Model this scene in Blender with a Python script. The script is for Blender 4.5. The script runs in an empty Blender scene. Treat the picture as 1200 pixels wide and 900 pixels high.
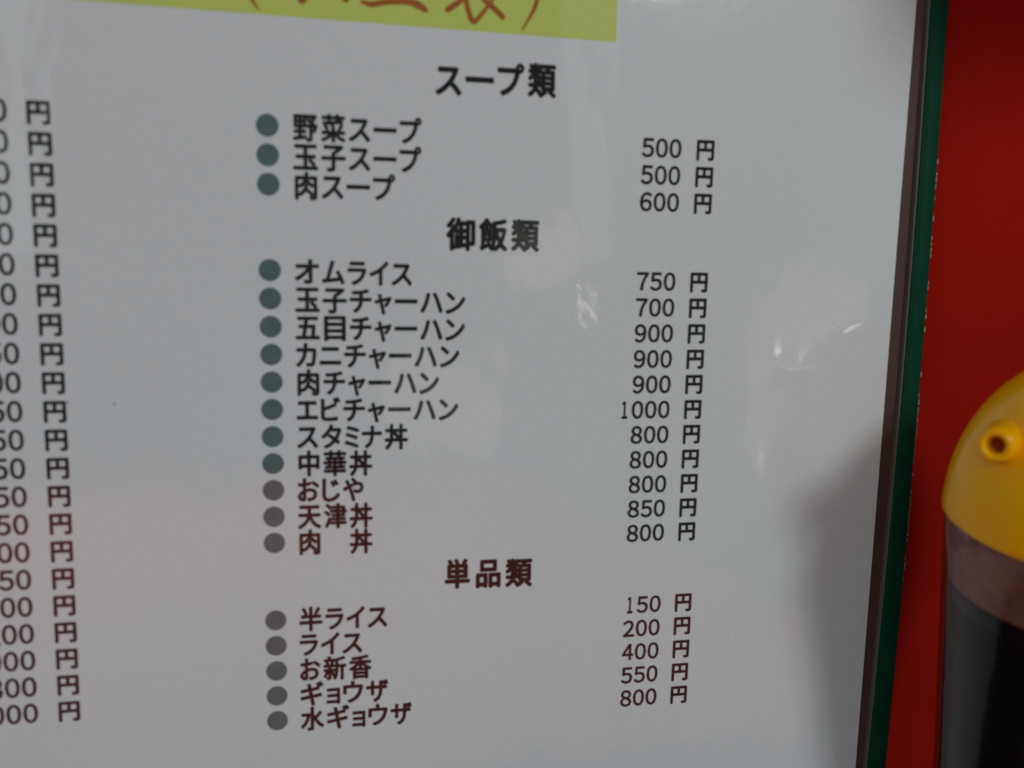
import bpy, bmesh, math, random
from mathutils import Vector, Matrix
random.seed(4)
S = bpy.context.scene
COL = S.collection
R_ = math.radians

# ---------------------------------------------------------------- frame of the leaning menu
LEAN = R_(8)
def P(u, v, n=0.0):
    """menu coordinates in millimetres (right, up, towards the viewer) -> world metres"""
    u, v, n = u/1000, v/1000, n/1000
    return Vector((u, v*math.sin(LEAN) - n*math.cos(LEAN), v*math.cos(LEAN) + n*math.sin(LEAN)))
MENU_M = Matrix(((1,0,0,0),
                 (0,math.sin(LEAN),-math.cos(LEAN),0),
                 (0,math.cos(LEAN), math.sin(LEAN),0),
                 (0,0,0,1)))

# ---------------------------------------------------------------- camera
CR = [[0.97955671, -0.02042709, -0.20012841],
      [-0.00985601, 0.98876326, -0.14916462],
      [0.20092662, 0.14808767, 0.96834835]]
def plane_dir(a):            # (right, down, into) -> world
    return P(a[0]*1000, -a[1]*1000, -a[2]*1000)
cam_d = bpy.data.cameras.new('camera'); cam = bpy.data.objects.new('camera', cam_d); COL.objects.link(cam)
cx, cy, cz = plane_dir(CR[0]), -plane_dir(CR[1]), -plane_dir(CR[2])
pos = plane_dir([-0.25*c for c in CR[2]])
m = Matrix((cx, cy, cz)).transposed().to_4x4(); m.translation = pos
cam.matrix_world = m
cam_d.sensor_width = 36; cam_d.lens = 36*1112.4/1200
cam_d.clip_start = 0.01; cam_d.clip_end = 50
cam_d.dof.use_dof = True; cam_d.dof.focus_distance = 0.295; cam_d.dof.aperture_fstop = 7.6
S.camera = cam

# ---------------------------------------------------------------- world and lamps
w = bpy.data.worlds.new('World'); S.world = w; w.use_nodes = True
bg = w.node_tree.nodes['Background']
bg.inputs[0].default_value = (0.80, 0.98, 1.0, 1); bg.inputs[1].default_value = 0.105
def area(name, loc, target, size, energy, col, sy=None, shape='ELLIPSE', roll=0):
    d = bpy.data.lights.new(name, 'AREA'); d.energy = energy; d.color = col
    d.shape = shape; d.size = size; d.size_y = sy or size
    o = bpy.data.objects.new(name, d); COL.objects.link(o)
    q = (Vector(target)-Vector(loc)).to_track_quat('-Z', 'Y')
    if roll:
        from mathutils import Quaternion
        q = q @ Quaternion((0, 0, 1), roll)
    o.location = loc; o.rotation_mode = 'QUATERNION'; o.rotation_quaternion = q
    return o
area('window_light', (0.34, -0.68, 0.495), (0.08, 0, -0.02), 0.19, 1.95, (0.89, 1.0, .99), 0.19)
area('left_fill_light', (-1.0, -1.30, .72), (0, 0, -.03), 0.42, 2.7, (.78, .99, 1.0), 0.42)  # added fill from the left front, lifts the ambient and the bottle's shadow
refl_fill = area('reflector_fill_light', (-.45, -1.30, .80), (-.45, -1.29, -.2), 0.50, 4.6, (.95, 1.0, 1.0), 0.50); refl_fill.data.spread = R_(130)  # added lamp aimed down to brighten the red slab mirrored in the film
# lamps added behind the viewer to make soft glows in the clear film
area('added_glow_large', (1.16, -1.94, .0), (0, 0, 0), 0.34, .12, (1.0, .86, .66), 0.55)
area('added_glow_mid', (.289, -2.178, -.06), (0, 0, 0), 0.24, .045, (1.0, .85, .60), 0.26)
area('added_glow_small', (.50, -2.126, .30), (0, 0, 0), 0.26, .04, (1.0, .88, .70), 0.16)
area('added_streak_light', (.64, -2.03, .72), (0, 0, 0), 0.09, .06, (.9, 1.0, 1.0), 0.9, 'RECTANGLE')  # added upright strips that draw pale streaks in the film
area('added_side_streak_light', (-.70, -2.056, .60), (0, 0, 0), 0.10, .08, (.85, 1.0, .98), 0.7, 'RECTANGLE')
area('added_glint_dot', (.630, -2.103, .190), (0, 0, 0), .010, .007, (1, .97, .9), .010)  # from here on, small added sources that only make glints in the film
area('added_glint_dot', (.655, -2.103, .150), (0, 0, 0), .010, .007, (1, .97, .9), .010)
area('added_glint_bar', (1.139, -1.927, .065), (0, 0, 0), .12, .11, (1, .98, .92), .018, 'RECTANGLE', .35)
area('added_glint_low', (1.150, -1.935, -.14), (0, 0, 0), .026, .06, (1, .95, .85), .05)
area('added_glint_tail', (1.140, -1.935, -.22), (0, 0, 0), .03, .035, (1, .95, .88), .22)

S.view_settings.view_transform = 'Standard'; S.view_settings.look = 'None'
S.view_settings.exposure = 0.08; S.view_settings.gamma = 1
S.cycles.max_bounces = 10; S.cycles.transparent_max_bounces = 12

# ---------------------------------------------------------------- helpers
def tag(o, label=None, cat=None, group=None, kind=None):
    if label: o['label'] = label
    if cat: o['category'] = cat
    if group: o['group'] = group
    if kind: o['kind'] = kind
    return o
def obj(name, bm, mat, parent=None, smooth=False):
    me = bpy.data.meshes.new(name); bm.to_mesh(me); bm.free()
    me.materials.append(mat)
    if smooth:
        for p in me.polygons: p.use_smooth = True
    o = bpy.data.objects.new(name, me); COL.objects.link(o)
    if parent: o.parent = parent
    return o
def empty(name, loc=(0,0,0)):
    o = bpy.data.objects.new(name, None); COL.objects.link(o); o.location = loc; o.empty_display_size = .02
    return o
def box(bm, x0, x1, y0, y1, z0, z1, bev=0):
    vs = [bm.verts.new((x, y, z)) for z in (z0, z1) for y in (y0, y1) for x in (x0, x1)]
    fs = [bm.faces.new([vs[i] for i in q]) for q in ((0,2,3,1),(4,5,7,6),(0,1,5,4),(1,3,7,5),(3,2,6,7),(2,0,4,6))]
    if bev:
        es = list({e for f in fs for e in f.edges})
        bmesh.ops.bevel(bm, geom=es, offset=bev, segments=3, affect='EDGES')
def lathe(bm, prof, n=96, close_bottom=False, close_top=False):
    rings = []
    for r, z in prof:
        if r < 1e-6: rings.append([bm.verts.new((0,0,z))]); continue
        rings.append([bm.verts.new((r*math.cos(2*math.pi*i/n), r*math.sin(2*math.pi*i/n), z)) for i in range(n)])
    for a, b in zip(rings, rings[1:]):
        for i in range(n):
            j = (i+1) % n
            if len(a) == 1: bm.faces.new((a[0], b[i], b[j]))
            elif len(b) == 1: bm.faces.new((a[i], a[j], b[0]))
            else: bm.faces.new((a[i], a[j], b[j], b[i]))
    bmesh.ops.recalc_face_normals(bm, faces=bm.faces)

# ---------------------------------------------------------------- materials
class NT:
    def __init__(s, name):
        s.m = bpy.data.materials.new(name); s.m.use_nodes = True
        s.t = s.m.node_tree; s.b = s.t.nodes['Principled BSDF']
    def n(s, typ, **k):
        x = s.t.nodes.new(typ)
        for a, v in k.items():
            if a.startswith('i_'): x.inputs[a[2:].replace('_', ' ')].default_value = v
            else: setattr(x, a, v)
        return x
    def l(s, a, b): s.t.links.new(a, b)

def film_normal(t):
    """waviness of the clear laminating film, the same over paper and print"""
    g = t.n('ShaderNodeNewGeometry')
    mp = t.n('ShaderNodeMapping'); mp.inputs['Scale'].default_value = (1.0, 1.0, 0.55); t.l(g.outputs['Position'], mp.inputs[0])
    n1 = t.n('ShaderNodeTexNoise'); n1.inputs['Scale'].default_value = 16; n1.inputs['Detail'].default_value = 1.5
    n1.inputs['Distortion'].default_value = 0.8
    n2 = t.n('ShaderNodeTexNoise'); n2.inputs['Scale'].default_value = 70; n2.inputs['Detail'].default_value = 2
    t.l(mp.outputs[0], n1.inputs['Vector']); t.l(mp.outputs[0], n2.inputs['Vector'])
    b1 = t.n('ShaderNodeBump'); b1.inputs['Strength'].default_value = 1; b1.inputs['Distance'].default_value = 0.0011
    b2 = t.n('ShaderNodeBump'); b2.inputs['Strength'].default_value = 1; b2.inputs['Distance'].default_value = 0.00022
    t.l(n1.outputs[0], b1.inputs['Height']); t.l(n2.outputs[0], b2.inputs['Height'])
    t.l(b1.outputs[0], b2.inputs['Normal'])
    out = b2.outputs[0]
    # small dents pressed into the film
    for (u, v, half, ln_, ang, h) in DENTS:
        c = P(u, v); a = R_(ang)
        A = (P(math.cos(a), math.sin(a)))*1000; B = (P(-math.sin(a), math.cos(a)))*1000
        s1 = t.n('ShaderNodeVectorMath', operation='SUBTRACT'); t.l(g.outputs['Position'], s1.inputs[0]); s1.inputs[1].default_value = c
        d1 = t.n('ShaderNodeVectorMath', operation='DOT_PRODUCT'); t.l(s1.outputs[0], d1.inputs[0]); d1.inputs[1].default_value = A*(1000/(ln_/2))
        d2 = t.n('ShaderNodeVectorMath', operation='DOT_PRODUCT'); t.l(s1.outputs[0], d2.inputs[0]); d2.inputs[1].default_value = B*(1000/half)
        cb = t.n('ShaderNodeCombineXYZ'); t.l(d1.outputs['Value'], cb.inputs[0]); t.l(d2.outputs['Value'], cb.inputs[1])
        ln = t.n('ShaderNodeVectorMath', operation='LENGTH'); t.l(cb.outputs[0], ln.inputs[0])
        mr = t.n('ShaderNodeMapRange', interpolation_type='SMOOTHERSTEP'); t.l(ln.outputs['Value'], mr.inputs[0])
        mr.inputs[1].default_value = 0; mr.inputs[2].default_value = 1; mr.inputs[3].default_value = 1; mr.inputs[4].default_value = 0
        bb = t.n('ShaderNodeBump'); bb.inputs['Strength'].default_value = 1; bb.inputs['Distance'].default_value = h
        t.l(mr.outputs[0], bb.inputs['Height']); t.l(out, bb.inputs['Normal']); out = bb.outputs[0]
    return out
DENTS = [(58, -94, .35, 13, -22, .00010), (49.5, -90.5, .5, 3, -40, .00018), (98, -20, .3, 9, 65, .00006), (-40, 96, .3, 10, 80, .00006)]

def film_mat(name, col, paper=False, rough=0.7):
    t = NT(name); b = t.b
    b.inputs['Roughness'].default_value = rough
    b.inputs['Specular IOR Level'].default_value = 0.1
    if paper:
        g = t.n('ShaderNodeNewGeometry')
        n = t.n('ShaderNodeTexNoise'); n.inputs['Scale'].default_value = 1500; n.inputs['Detail'].default_value = 3
        n2 = t.n('ShaderNodeTexNoise'); n2.inputs['Scale'].default_value = 9; n2.inputs['Detail'].default_value = 4
        t.l(g.outputs['Position'], n.inputs['Vector']); t.l(g.outputs['Position'], n2.inputs['Vector'])
        a = t.n('ShaderNodeMath', operation='MULTIPLY_ADD'); t.l(n.outputs[0], a.inputs[0]); a.inputs[1].default_value = .16
        a2 = t.n('ShaderNodeMath', operation='MULTIPLY_ADD'); t.l(n2.outputs[0], a2.inputs[0]); a2.inputs[1].default_value = .10; a2.inputs[2].default_value = .87
        t.l(a2.outputs[0], a.inputs[2])
        mx = t.n('ShaderNodeVectorMath', operation='SCALE'); mx.inputs[0].default_value = col[:3]; t.l(a.outputs[0], mx.inputs['Scale'])
        t.l(mx.outputs[0], b.inputs['Base Color'])
    else:
        g = t.n('ShaderNodeNewGeometry')
        n = t.n('ShaderNodeTexNoise'); n.inputs['Scale'].default_value = 700; n.inputs['Detail'].default_value = 2
        t.l(g.outputs['Position'], n.inputs['Vector'])
        a = t.n('ShaderNodeMath', operation='MULTIPLY_ADD'); t.l(n.outputs[0], a.inputs[0]); a.inputs[1].default_value = .4; a.inputs[2].default_value = .8
        mx = t.n('ShaderNodeVectorMath', operation='SCALE'); mx.inputs[0].default_value = col[:3]; t.l(a.outputs[0], mx.inputs['Scale'])
        t.l(mx.outputs[0], b.inputs['Base Color'])
    b.inputs['Coat Weight'].default_value = 1; b.inputs['Coat Roughness'].default_value = 0.055
    b.inputs['Coat IOR'].default_value = 1.78
    t.l(film_normal(t), b.inputs['Coat Normal'])
    return t.m
def plain(name, col, rough=.5, spec=.5, coat=0, var=.15, scale=120, bump=0, metal=0):
    t = NT(name); b = t.b
    tc = t.n('ShaderNodeTexCoord')
    n = t.n('ShaderNodeTexNoise'); n.inputs['Scale'].default_value = scale; n.inputs['Detail'].default_value = 5
    t.l(tc.outputs['Object'], n.inputs['Vector'])
    a = t.n('ShaderNodeMath', operation='MULTIPLY_ADD'); t.l(n.outputs[0], a.inputs[0]); a.inputs[1].default_value = 2*var; a.inputs[2].default_value = 1-var
    mx = t.n('ShaderNodeVectorMath', operation='SCALE'); mx.inputs[0].default_value = col; t.l(a.outputs[0], mx.inputs['Scale'])
    t.l(mx.outputs[0], b.inputs['Base Color'])
    r = t.n('ShaderNodeMath', operation='MULTIPLY_ADD'); t.l(n.outputs[0], r.inputs[0]); r.inputs[1].default_value = .2; r.inputs[2].default_value = rough-.1
    t.l(r.outputs[0], b.inputs['Roughness'])
    b.inputs['Specular IOR Level'].default_value = spec; b.inputs['Coat Weight'].default_value = coat; b.inputs['Metallic'].default_value = metal
    if bump:
        bb = t.n('ShaderNodeBump'); bb.inputs['Distance'].default_value = bump; t.l(n.outputs[0], bb.inputs['Height']); t.l(bb.outputs[0], b.inputs['Normal'])
    return t.m
M_paper = film_mat('laminated_paper', (.75, .81, .835), True)
M_ink = film_mat('black_ink', (.006, .006, .006))
M_inkprice = film_mat('black_ink_thin', (.008, .008, .008))
M_bullet = film_mat('slate_green_ink', (.105, .165, .175))
M_yellow = film_mat('yellow_print', (.62, .74, .16), True)
M_orange = film_mat('orange_brown_ink', (.42, .12, .018))
M_green = plain('green_vinyl', (.002, .052, .026), .6, .12, var=.12, scale=300, bump=.0001)
M_board = plain('brown_board', (.085, .048, .043), .5, .3, var=.2, scale=200)
M_seam = plain('seam', (.16, .15, .12), .4)
M_fleck = plain('pale_fleck', (.36, .33, .29), .5)
M_wall = plain('red_lacquer_wall', (.39, .010, .003), .6, .05, var=.25, scale=22, bump=.0002)
M_table = plain('dark_table', (.05, .03, .025), .35, .5, var=.2, scale=30)
M_reflector = plain('reflector_red', (.85, .12, .09), .4, .5, var=.1, scale=30)  # for the unseen slab that tints the film pink

# ---------------------------------------------------------------- setting
YW = .022; ZT = -.215
bm = bmesh.new(); box(bm, -1.6, 1.6, YW, YW+.03, ZT-.7, 1.2)
tag(obj('wall', bm, M_wall), kind='structure')
bm = bmesh.new(); box(bm, .138, 1.2, YW-.115, YW-.0005, .148, .20, .003)  # unseen block, added to shade the top of the wall
tag(obj('shade_block', bm, M_wall), kind='structure')
bm = bmesh.new(); box(bm, -.9, .9, -.24, YW-.001, ZT-.03, ZT, .004)
tag(obj('table_top', bm, M_table), kind='structure')
bm = bmesh.new(); box(bm, -2.2, .42, -2.5, -.30, ZT-.07, ZT-.02, .02)  # unseen red slab, added and sized for the pink reflection in the film
tag(obj('pink_reflector', bm, M_reflector), kind='structure')

# ---------------------------------------------------------------- menu holder
U0, U1, V0, V1 = -352, 119.2, -213, 123
hold = empty('menu_holder', P(0, 0)); hold.matrix_world = Matrix.Translation(P(0, 0)) @ MENU_M
tag(hold, 'clear menu holder with green vinyl edge and dark brown margin, leaning on the red wall', 'menu holder')
bm = bmesh.new(); box(bm, U0/1000+.002, .1168, V0/1000+.002, V1/1000-.002, -.0028, -.0008)
obj('backing_board', bm, M_board, hold)
def bulge(v): return 1.0*(1-(v/110.0)**2) if abs(v) < 160 else 1.0*(1-(160/110)**2)
def strip(u0f, u1f, v0, v1, n0, n1, seg=48):
    """long strip along the menu edge, raised with rounded shoulders, following the slight bow of the edge"""
    bm = bmesh.new(); prev = None
    prof = [(0, 0), (.0, .75), (.03, .96), (.08, 1), (.5, 1.0), (.92, 1), (.97, .96), (1, .75), (1, 0)]
    for i in range(seg+1):
        v = v0+(v1-v0)*i/seg
        a, b = u0f(v), u1f(v)
        ring = [bm.verts.new(((a+(b-a)*s)/1000, v/1000, (n0+(n1-n0)*h)/1000)) for s, h in prof]
        if prev:
            for j in range(len(prof)-1): bm.faces.new((prev[j], prev[j+1], ring[j+1], ring[j]))
        prev = ring
    bmesh.ops.recalc_face_normals(bm, faces=bm.faces)
    return bm
e_in = lambda v: 112.9 + 1.3*(1-(v/115.0)**2) if abs(v) < 150 else 112.0
e_out = lambda v: 118.6 + 1.2*(1-((v+25)/130.0)**2) if abs(v) < 190 else 117.5
obj('edge_trim', strip(e_in, e_out, V0, V1, -3.2, 1.3), M_green, hold, True)
obj('edge_trim', strip(lambda v: U0-6, lambda v: U0+1, V0, V1, -3.2, 1.3), M_green, hold, True)
bm = bmesh.new(); box(bm, U0/1000, e_in(0)/1000-.001, V1/1000-.006, V1/1000, -.0032, .0012, .0005); obj('edge_trim', bm, M_green, hold)
bm = bmesh.new(); box(bm, U0/1000, e_in(0)/1000-.001, V0/1000, V0/1000+.006, -.0032, .0012, .0005); obj('edge_trim', bm, M_green, hold)
obj('seam', strip(lambda v: e_in(v)-.35, lambda v: e_in(v)+.05, V0+6, V1-6, -.8, .75), M_seam, hold, True)
obj('seam', strip(lambda v: e_in(v)+1.0, lambda v: e_in(v)+1.25, V0+6, V1-6, .9, 1.40), M_green, hold, True)
bm = bmesh.new()  # short pale flecks scattered along the outer edge of the trim
v = -60.0
while v < 62:
    L = random.uniform(.7, 1.5)
    if random.random() < .6:
        u = e_out(v)+random.uniform(-.12, .05); s = random.uniform(.10, .22)
        box(bm, (u-s)/1000, (u+s)/1000, v/1000, (v+L)/1000, .0003, .00105)
    v += L+random.uniform(.3, .9)
tag(obj('edge_flecks', bm, M_fleck, hold), kind='stuff')

# ---------------------------------------------------------------- menu sheet
sheet = empty('menu_sheet'); sheet.matrix_world = MENU_M
tag(sheet, 'white laminated Japanese menu page with soup and rice prices and a yellow banner', 'menu')
SHEET_R = 109.5
bm = bmesh.new()
nx, ny = 60, 40
g = [[bm.verts.new(((-348+(SHEET_R+348)*i/nx)/1000, (-205+(326)*j/ny)/1000, 0)) for i in range(nx+1)] for j in range(ny+1)]
for j in range(ny):
    for i in range(nx): bm.faces.new((g[j][i], g[j][i+1], g[j+1][i+1], g[j+1][i]))
r = bmesh.ops.extrude_face_region(bm, geom=bm.faces[:])
bmesh.ops.translate(bm, verts=[x for x in r['geom'] if isinstance(x, bmesh.types.BMVert)], vec=(0, 0, -.0005))
bmesh.ops.recalc_face_normals(bm, faces=bm.faces)
obj('paper', bm, M_paper, sheet)

# banner
bm = bmesh.new()
pts = [(25.3, 87.9), (25.3, 119), (-200, 119), (-200, 90.6)]
vs = [bm.verts.new((a/1000, b/1000, .00003)) for a, b in pts]; bm.faces.new(vs)
r = bmesh.ops.extrude_face_region(bm, geom=bm.faces[:])
bmesh.ops.translate(bm, verts=[x for x in r['geom'] if isinstance(x, bmesh.types.BMVert)], vec=(0, 0, -.00002))
bmesh.ops.recalc_face_normals(bm, faces=bm.faces)
banner = obj('banner', bm, M_yellow, sheet)

# --- glyphs: outlines of the typeface built into Blender, turned into meshes, bold by growing the outline
def glyph(ch, bold, res=3):
    key = (ch, bold)
    if key in GC: return GC[key]
    c = bpy.data.curves.new('g', 'FONT'); c.body = ch; c.size = 1.0; c.offset = 0; c.resolution_u = res
    o = bpy.data.objects.new('g', c); COL.objects.link(o)
    me = o.to_mesh()
    V = [tuple(v.co) for v in me.vertices]; F = [tuple(p.vertices) for p in me.polygons]
    o.to_mesh_clear(); bpy.data.objects.remove(o); bpy.data.curves.remove(c)
    if V:
        xs = [v[0] for v in V]; ys = [v[1] for v in V]
        bb = (min(xs), max(xs), min(ys), max(ys))
    else: bb = (0, 0, 0, 0)
    GC[key] = (V, F, bb); return GC[key]
GC = {}
EMC = None
def put(bm, ch, bold, x0, x1, sc, fy, nz=.00006):
    """glyph with its ink fitted to x0..x1 (mm); heavier print = the outline laid down in a small ring of offsets"""
    V, F, bb = glyph(ch, 0)
    if not V: return
    r = bold*sc
    sx = (x1-x0-2*r)/(bb[1]-bb[0])
    n = 8 if bold else 0
    for k in range(n+1 if not bold else n):
        dx, dy = (r*math.cos(2*math.pi*k/n), r*math.sin(2*math.pi*k/n)) if n else (0, 0)
        vs = [bm.verts.new(((x0+r+(a-bb[0])*sx+dx)/1000, (fy(b)+dy)/1000, nz+.000005*k)) for a, b, _ in V]
        for f in F:
            try: bm.faces.new([vs[i] for i in f])
            except ValueError: pass
ADV = dict(zip('スープオムライチャハンカニエビタミナおじやギョウザ', 
     (.90,.97,.93,1.0,.95,.82,.83,.92,.76,.97,.87,.86,.91,.89,.83,.87,.66,.86,.90,.77,.88,.97,.62,.87,.95)))
SMALL = {'ャ', 'ョ'}
kb = glyph('目', 0)[2]; KC = (glyph('田', 0)[2][2]+glyph('田', 0)[2][3])/2     # middle of the kanji body
KH = glyph('国', 0)[2]; KHH = KH[3]-KH[2]
def line(name, text, u0, u1, vc, tilt, h, bold, mat):
    """one printed line; h = ink height of a full kanji in mm"""
    adv = [ADV.get(c, 1.0) for c in text]
    tot = sum(adv); gap = .10
    unit = (u1-u0)/(tot-gap)
    sc = h/KHH
    bm = bmesh.new(); x = u0
    for c, a in zip(text, adv):
        if c != '　':
            x0, x1 = x, x+(a-gap)*unit
            V, F, bb = glyph(c, bold)
            if c in '中目単品肉': x0 += (x1-x0)*.05; x1 -= (x1-x0)*.05
            vv = vc + tilt*((x0+x1)/2-u0)
            put(bm, c, bold, x0, x1, sc, lambda b: vv + (b-KC)*sc)
        x += a*unit
    return obj(name, bm, mat, sheet)
def digits(text, ur, vc, h, adv, mat, bold=.026):
    text = ''.join(chr(ord(c)-0x30+0xFF10) for c in text)   # plainer wide numerals
    zb = glyph('０', 0)[2]; zh = zb[3]-zb[2]; zc = (zb[3]+zb[2])/2; sc = h/zh
    bm = bmesh.new(); x = ur
    for c in reversed(text):
        wch = adv*.90
        if c == '１': w1 = wch*.50; put(bm, c, bold, x-wch*.22-w1, x-wch*.22, sc, lambda b: vc+(b-zc)*sc)
        else: put(bm, c, bold, x-wch, x, sc, lambda b: vc+(b-zc)*sc)
        x -= adv
    return obj('price', bm, mat, sheet)
def yen(u0, u1, vc, h, mat, bold=.038):
    V, F, bb = glyph('円', bold); sc = h/(bb[3]-bb[2]); c0 = (bb[2]+bb[3])/2
    bm = bmesh.new(); put(bm, '円', bold, u0, u1, sc, lambda b: vc+(b-c0)*sc)
    return obj('yen_mark', bm, mat, sheet)

HB, IB = .036, .033
line('heading', 'スープ類', -20.96, 9.9, 76.0, .045, 7.6, HB, M_ink)['label'] = 'bold soup heading under the yellow banner'
line('heading', '御飯類', -17.9, 6.5, 38.4, .003, 7.5, HB, M_ink)['label'] = 'bold rice dishes heading in the middle of the page'
line('heading', '単品類', -17.7, 6.8, -51.5, -.03, 7.4, HB, M_ink)['label'] = 'bold side dishes heading near the bottom of the page'
items = [('野菜スープ', -24.2, '500'), ('玉子スープ', -24.2, '500'), ('肉スープ', -30.7, '600'),
 ('オムライス', -26.4, '750'), ('玉子チャーハン', -12.7, '700'), ('五目チャーハン', -12.7, '900'), ('カニチャーハン', -14.05, '900'),
 ('肉チャーハン', -19.3, '900'), ('エビチャーハン', -14.2, '1000'), ('スタミナ丼', -27.3, '800'), ('中華丼', -36.5, '800'),
 ('おじや', -38.7, '800'), ('天津丼', -36.4, '850'), ('肉　丼', -36.4, '800'),
 ('半ライス', -32.5, '150'), ('ライス', -39.1, '200'), ('お新香', -36.7, '400'), ('ギョウザ', -32.3, '550'), ('水ギョウザ', -25.9, '800')]
bul_me = None
for i, (t, u1, pr) in enumerate(items):
    v = 63.55 - 6.957*i - (13.75 if i > 2 else 0) - (13.92 if i > 13 else 0)
    if bul_me is None:
        bm = bmesh.new()
        vs = [bm.verts.new((.00268*math.cos(2*math.pi*k/40), .00272*math.sin(2*math.pi*k/40), 0)) for k in range(40)]; bm.faces.new(vs)
        b = obj('bullet', bm, M_bullet, sheet); bul_me = b.data
    else:
        b = bpy.data.objects.new('bullet', bul_me); COL.objects.link(b); b.parent = sheet
    b.location = (-.0614, v/1000, .00006)
    tilt = .007 if i < 3 else (-.012 if i < 9 else -.02)
    line('item_name', t, -55.45, u1, v-.35, tilt, 6.1, IB, M_ink)
    pv = v-1.45-(.0 if i < 3 else .15)
    digits(pr, 44.25, pv, 4.75, 3.78, M_inkprice)
    yen(48.45, 53.45, pv-.15, 4.95, M_inkprice)
left = ['500','550','600','650','600','700','750','700','750','800','850','850','750','850','950','900','850','1000','1200','1000','800','1000']
left[:8] = ['500','600','600','700','600','700','700','800']
for i, pr in enumerate(left):
    v = 64.2 - 6.978*i
    du = -.4*(i/21)*0
    digits(pr, -119.3+.6*(1-i/21)-.3, v+.15, 5.0, 3.9, M_inkprice)
    yen(-114.9+.25*math.sin(math.pi*i/21), -109.8+.25*math.sin(math.pi*i/21), v-.1, 4.95, M_inkprice)

M_blue = film_mat('blue_ink', (.05, .06, .22))
for (u, v, r, mm) in ((-98.6, -4.0, .28, M_inkprice), (-109.2, -3.4, .30, M_blue), (-108.0, -2.9, .18, M_blue)):
    bm = bmesh.new()
    vs = [bm.verts.new(((u+r*(1+.3*math.sin(3*a))*math.cos(a))/1000, (v+r*.7*math.sin(a))/1000, .00006)) for a in [2*math.pi*k/14 for k in range(14)]]
    bm.faces.new(vs); obj('ink_speck', bm, mm, sheet)

# brush strokes of the banner lettering
def brush(name, strokes):
    bm = bmesh.new()
    for k, st in enumerate(strokes):
        pts = [Vector((a, b)) for a, b, _ in st]; ws = [c for _, _, c in st]
        # Catmull-Rom resample
        Q = []; W = []
        for i in range(len(pts)-1):
            p0 = pts[max(i-1, 0)]; p1 = pts[i]; p2 = pts[i+1]; p3 = pts[min(i+2, len(pts)-1)]
            for s in range(6):
                f = s/6
                Q.append(.5*((2*p1)+(p2-p0)*f+(2*p0-5*p1+4*p2-p3)*f*f+(3*p1-p0-3*p2+p3)*f**3)); W.append(ws[i]+(ws[i+1]-ws[i])*f)
        Q.append(pts[-1]); W.append(ws[-1])
        L = []; Rr = []; z = .00010+.000006*k
        for i, q in enumerate(Q):
            d = (Q[min(i+1, len(Q)-1)]-Q[max(i-1, 0)]).normalized(); nrm = Vector((-d.y, d.x))*W[i]/2
            L.append(bm.verts.new(((q.x+nrm.x)/1000, (q.y+nrm.y)/1000, z))); Rr.append(bm.verts.new(((q.x-nrm.x)/1000, (q.y-nrm.y)/1000, z)))
        for i in range(len(Q)-1): bm.faces.new((L[i], L[i+1], Rr[i+1], Rr[i]))
        for end, dirq in ((0, -1), (-1, 1)):       # rounded ends
            q = Q[end]; d = (Q[1]-Q[0] if end == 0 else Q[-1]-Q[-2]).normalized()*dirq
            a0 = math.atan2(d.y, d.x); rr = W[end]/2
            fan = [bm.verts.new(((q.x+rr*math.cos(a0+t))/1000, (q.y+rr*math.sin(a0+t))/1000, z)) for t in [(-math.pi/2)+math.pi*j/6 for j in range(7)]]
            bm.faces.new(fan)
    bmesh.ops.recalc_face_normals(bm, faces=bm.faces)
    for f in bm.faces:
        if f.normal.z < 0: f.normal_flip()
    return obj(name, bm, M_orange, banner)
brush('lettering', [
 [(-63.26, 103.92, 0.20), (-65.48, 98.64, 0.92), (-65.37, 94.66, 1.02), (-64.26, 91.87, 0.82), (-62.74, 89.86, 0.24)],
 [(-55.85, 106.02, 1.22), (-54.75, 100.39, 1.43), (-53.82, 96.24, 1.84), (-52.87, 93.03, 2.24)],
 [(-46.60, 105.61, 1.02), (-44.64, 101.15, 1.22), (-43.46, 96.98, 1.43), (-42.67, 93.73, 1.63)],
 [(-38.83, 93.40, 0.82), (-36.39, 92.98, 1.33), (-32.50, 93.83, 1.33), (-27.77, 94.15, 1.53), (-25.28, 93.53, 1.84), (-23.40, 92.46, 1.22)],
 [(-31.91, 106.37, 1.22), (-31.90, 100.15, 1.43), (-32.10, 94.25, 1.22)],
 [(-37.59, 105.54, 1.02), (-31.91, 106.37, 1.22), (-26.17, 106.04, 1.22)],
 [(-17.95, 93.02, 1.43), (-16.07, 94.34, 1.43), (-13.56, 96.31, 1.02), (-10.62, 98.91, 0.82)],
 [(-13.26, 105.47, 1.02), (-13.58, 98.30, 1.22), (-13.32, 94.53, 1.22), (-11.78, 90.62, 1.33), (-9.67, 92.36, 1.02), (-7.16, 95.75, 0.82), (-5.07, 98.90, 0.61)],
 [(-19.09, 102.27, 1.02), (-10.68, 102.49, 1.22), (-2.13, 102.32, 1.02)],
 [(-11.48, 99.25, 0.82), (-9.30, 96.20, 1.22), (-6.70, 94.17, 1.43), (-4.30, 92.11, 1.33)],
 [(2.45, 109.46, 0.31), (4.95, 104.45, 1.02), (4.87, 99.20, 1.22), (3.67, 94.66, 1.02), (0.75, 89.38, 0.31)],
])

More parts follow.
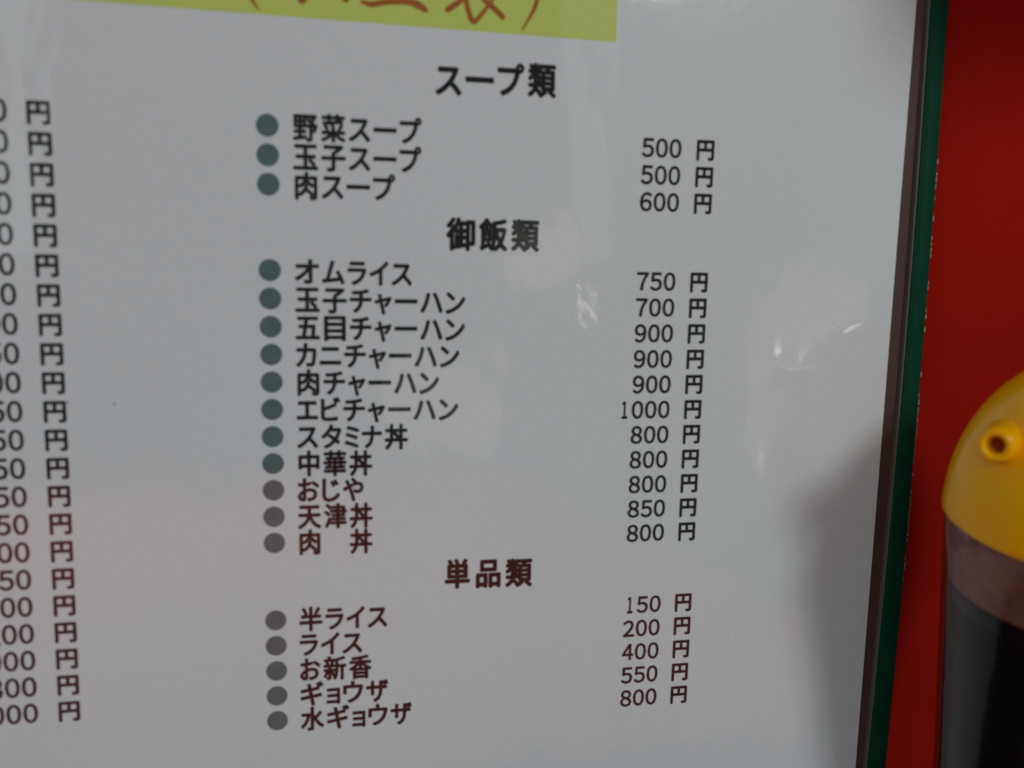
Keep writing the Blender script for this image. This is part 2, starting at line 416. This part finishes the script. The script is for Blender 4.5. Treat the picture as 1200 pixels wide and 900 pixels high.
# ---------------------------------------------------------------- soy sauce bottle
BX, BY, RIMZ, RB = .1360, -.050, -.0210, .0320
bot = empty('sauce_bottle', (BX, BY, ZT))
tag(bot, 'clear bottle of dark soy sauce with yellow domed cap beside the menu', 'sauce bottle')
z0 = RIMZ-ZT
def dome(r, h, n=22, e=2.1):
    return [(r*math.cos(math.pi/2*i/n)**(2/e), h*math.sin(math.pi/2*i/n)**(2/e)) for i in range(n)]+[(0, h)]
bm = bmesh.new()
out = dome(RB, .0412)
prof = [(0, .0385)]+[(a*.94, b*.94) for a, b in reversed(out[:-1])]+[(RB*.94, -.003), (RB*.985, -.0035), (RB*1.0, -.0028), (RB*1.0, -.001)]+out[1:]
prof = [(a, b+z0) for a, b in prof]
lathe(bm, prof)
t = NT('yellow_cap_plastic'); b = t.b
tc = t.n('ShaderNodeTexCoord'); n = t.n('ShaderNodeTexNoise'); n.inputs['Scale'].default_value = 45; n.inputs['Detail'].default_value = 3
t.l(tc.outputs['Object'], n.inputs['Vector'])
cr = t.n('ShaderNodeValToRGB'); t.l(n.outputs[0], cr.inputs[0])
cr.color_ramp.elements[0].position = .3; cr.color_ramp.elements[0].color = (1.0, .44, .002, 1)
cr.color_ramp.elements[1].position = .7; cr.color_ramp.elements[1].color = (1.0, .55, .003, 1)
t.l(cr.outputs[0], b.inputs['Base Color']); b.inputs['Roughness'].default_value = .16
b.inputs['Specular IOR Level'].default_value = .24; b.inputs['Subsurface Weight'].default_value = .0; b.inputs['Subsurface Radius'].default_value = (1, .45, .08); b.inputs['Subsurface Scale'].default_value = .004
n3 = t.n('ShaderNodeTexNoise'); n3.inputs['Scale'].default_value = 160; t.l(tc.outputs['Object'], n3.inputs['Vector'])
bb = t.n('ShaderNodeBump'); bb.inputs['Distance'].default_value = .0003; bb.inputs['Strength'].default_value = .5; t.l(n3.outputs[0], bb.inputs['Height']); t.l(bb.outputs[0], b.inputs['Normal'])
M_cap = t.m
cap = obj('cap', bm, M_cap, bot, True)
# spout: short tube with a bore, leaving the dome towards the front left
tip = Vector((-.0338, -.0055, z0+.0217)); base = Vector((-.0222, .0031, z0+.0198)); ax = (tip-base).normalized(); Ls = (tip-base).length
bm = bmesh.new()
ro, ri = .0043, .0021
lathe(bm, [(ro*1.5, 0), (ro*1.22, Ls*.25), (ro*1.05, Ls*.55), (ro, Ls*.86), (ro*.92, Ls*.97), (ro*.78, Ls), (ri*1.15, Ls), (ri, Ls*.96), (ri*.9, Ls*.3), (0, Ls*.28)], 40)
q = Vector((0, 0, 1)).rotation_difference(ax).to_matrix().to_4x4(); q.translation = base
bm.transform(q); obj('spout', bm, M_cap, cap, True)
bm = bmesh.new(); lathe(bm, [(ri*1.01, Ls*.72), (ri*.5, Ls*.66), (0, Ls*.65)], 24); bm.transform(q)
obj('dried_sauce', bm, plain('dried_sauce_stain', (.30, .035, .006), .5, .2, var=.3, scale=900), cap, True)
# clear body
t = NT('clear_bottle_plastic'); t.t.nodes.remove(t.b)
tr = t.n('ShaderNodeBsdfTransparent'); tr.inputs[0].default_value = (.86, .80, .78, 1)
gl = t.n('ShaderNodeBsdfGlossy'); gl.inputs['Roughness'].default_value = .09
lw = t.n('ShaderNodeLayerWeight'); lw.inputs[0].default_value = .5
pw = t.n('ShaderNodeMath', operation='POWER'); t.l(lw.outputs['Facing'], pw.inputs[0]); pw.inputs[1].default_value = 4
fr = t.n('ShaderNodeMath', operation='MULTIPLY_ADD'); t.l(pw.outputs[0], fr.inputs[0]); fr.inputs[1].default_value = .8; fr.inputs[2].default_value = .03
mxs = t.n('ShaderNodeMixShader'); t.l(fr.outputs[0], mxs.inputs[0]); t.l(tr.outputs[0], mxs.inputs[1]); t.l(gl.outputs[0], mxs.inputs[2])
tc = t.n('ShaderNodeTexCoord'); nn = t.n('ShaderNodeTexNoise'); nn.inputs['Scale'].default_value = 60; t.l(tc.outputs['Object'], nn.inputs['Vector'])
bb = t.n('ShaderNodeBump'); bb.inputs['Distance'].default_value = .0006; bb.inputs['Strength'].default_value = .6; t.l(nn.outputs[0], bb.inputs['Height'])
t.l(bb.outputs[0], gl.inputs['Normal']); t.l(mxs.outputs[0], t.t.nodes['Material Output'].inputs[0])
M_clear = t.m
def wallr(z):   # outer radius at height z above the table
    return RB*.985-.125*min(z0-z, .085)
outp = [(wallr(z0*k/14), z0*k/14-(.0005 if k == 14 else 0)) for k in range(1, 15)]
inn = [(a-.0013, c) for a, c in outp]
bm = bmesh.new(); lathe(bm, [(0, 0), (wallr(0)-.003, 0), (wallr(0)-.0005, .004)]+outp+list(reversed(inn))+[(wallr(0)-.004, .004), (0, .003)])
obj('body', bm, M_clear, bot, True)
t = NT('soy_sauce'); b = t.b; b.inputs['Base Color'].default_value = (.004, .0025, .002, 1); b.inputs['Specular IOR Level'].default_value = .2; b.inputs['Roughness'].default_value = .25
M_soy = t.m
zl = z0-.0225
bm = bmesh.new(); lathe(bm, [(0, .0035), (wallr(0)-.0045, .0045)]+[(a-.00128, c) for a, c in outp if c < zl-.002]+[(wallr(zl)-.00128, zl+.0005), (wallr(zl)-.003, zl-.0003), (0, zl-.0003)])
obj('sauce', bm, M_soy, bot, True)
# thin brown film of sauce left on the inside of the empty part
t = NT('sauce_film'); b = t.b
tc = t.n('ShaderNodeTexCoord'); n = t.n('ShaderNodeTexNoise'); n.inputs['Scale'].default_value = 260; n.inputs['Detail'].default_value = 4; t.l(tc.outputs['Object'], n.inputs['Vector'])
n2 = t.n('ShaderNodeTexNoise'); n2.inputs['Scale'].default_value = 40; t.l(tc.outputs['Object'], n2.inputs['Vector'])
ad = t.n('ShaderNodeMath', operation='ADD'); t.l(n.outputs[0], ad.inputs[0]); t.l(n2.outputs[0], ad.inputs[1])
mr = t.n('ShaderNodeMapRange'); t.l(ad.outputs[0], mr.inputs[0]); mr.inputs[1].default_value = .7; mr.inputs[2].default_value = 1.4; mr.inputs[3].default_value = .45; mr.inputs[4].default_value = .95
b.inputs['Base Color'].default_value = (.58, .34, .29, 1); b.inputs['Roughness'].default_value = .5; b.inputs['Specular IOR Level'].default_value = .1
t.l(mr.outputs[0], b.inputs['Alpha'])
M_res = t.m
bm = bmesh.new(); lathe(bm, [(wallr(zl+.002)-.0015, zl+.0012), (wallr(z0)-.0015, z0-.002)])
obj('sauce_residue', bm, M_res, bot, True)
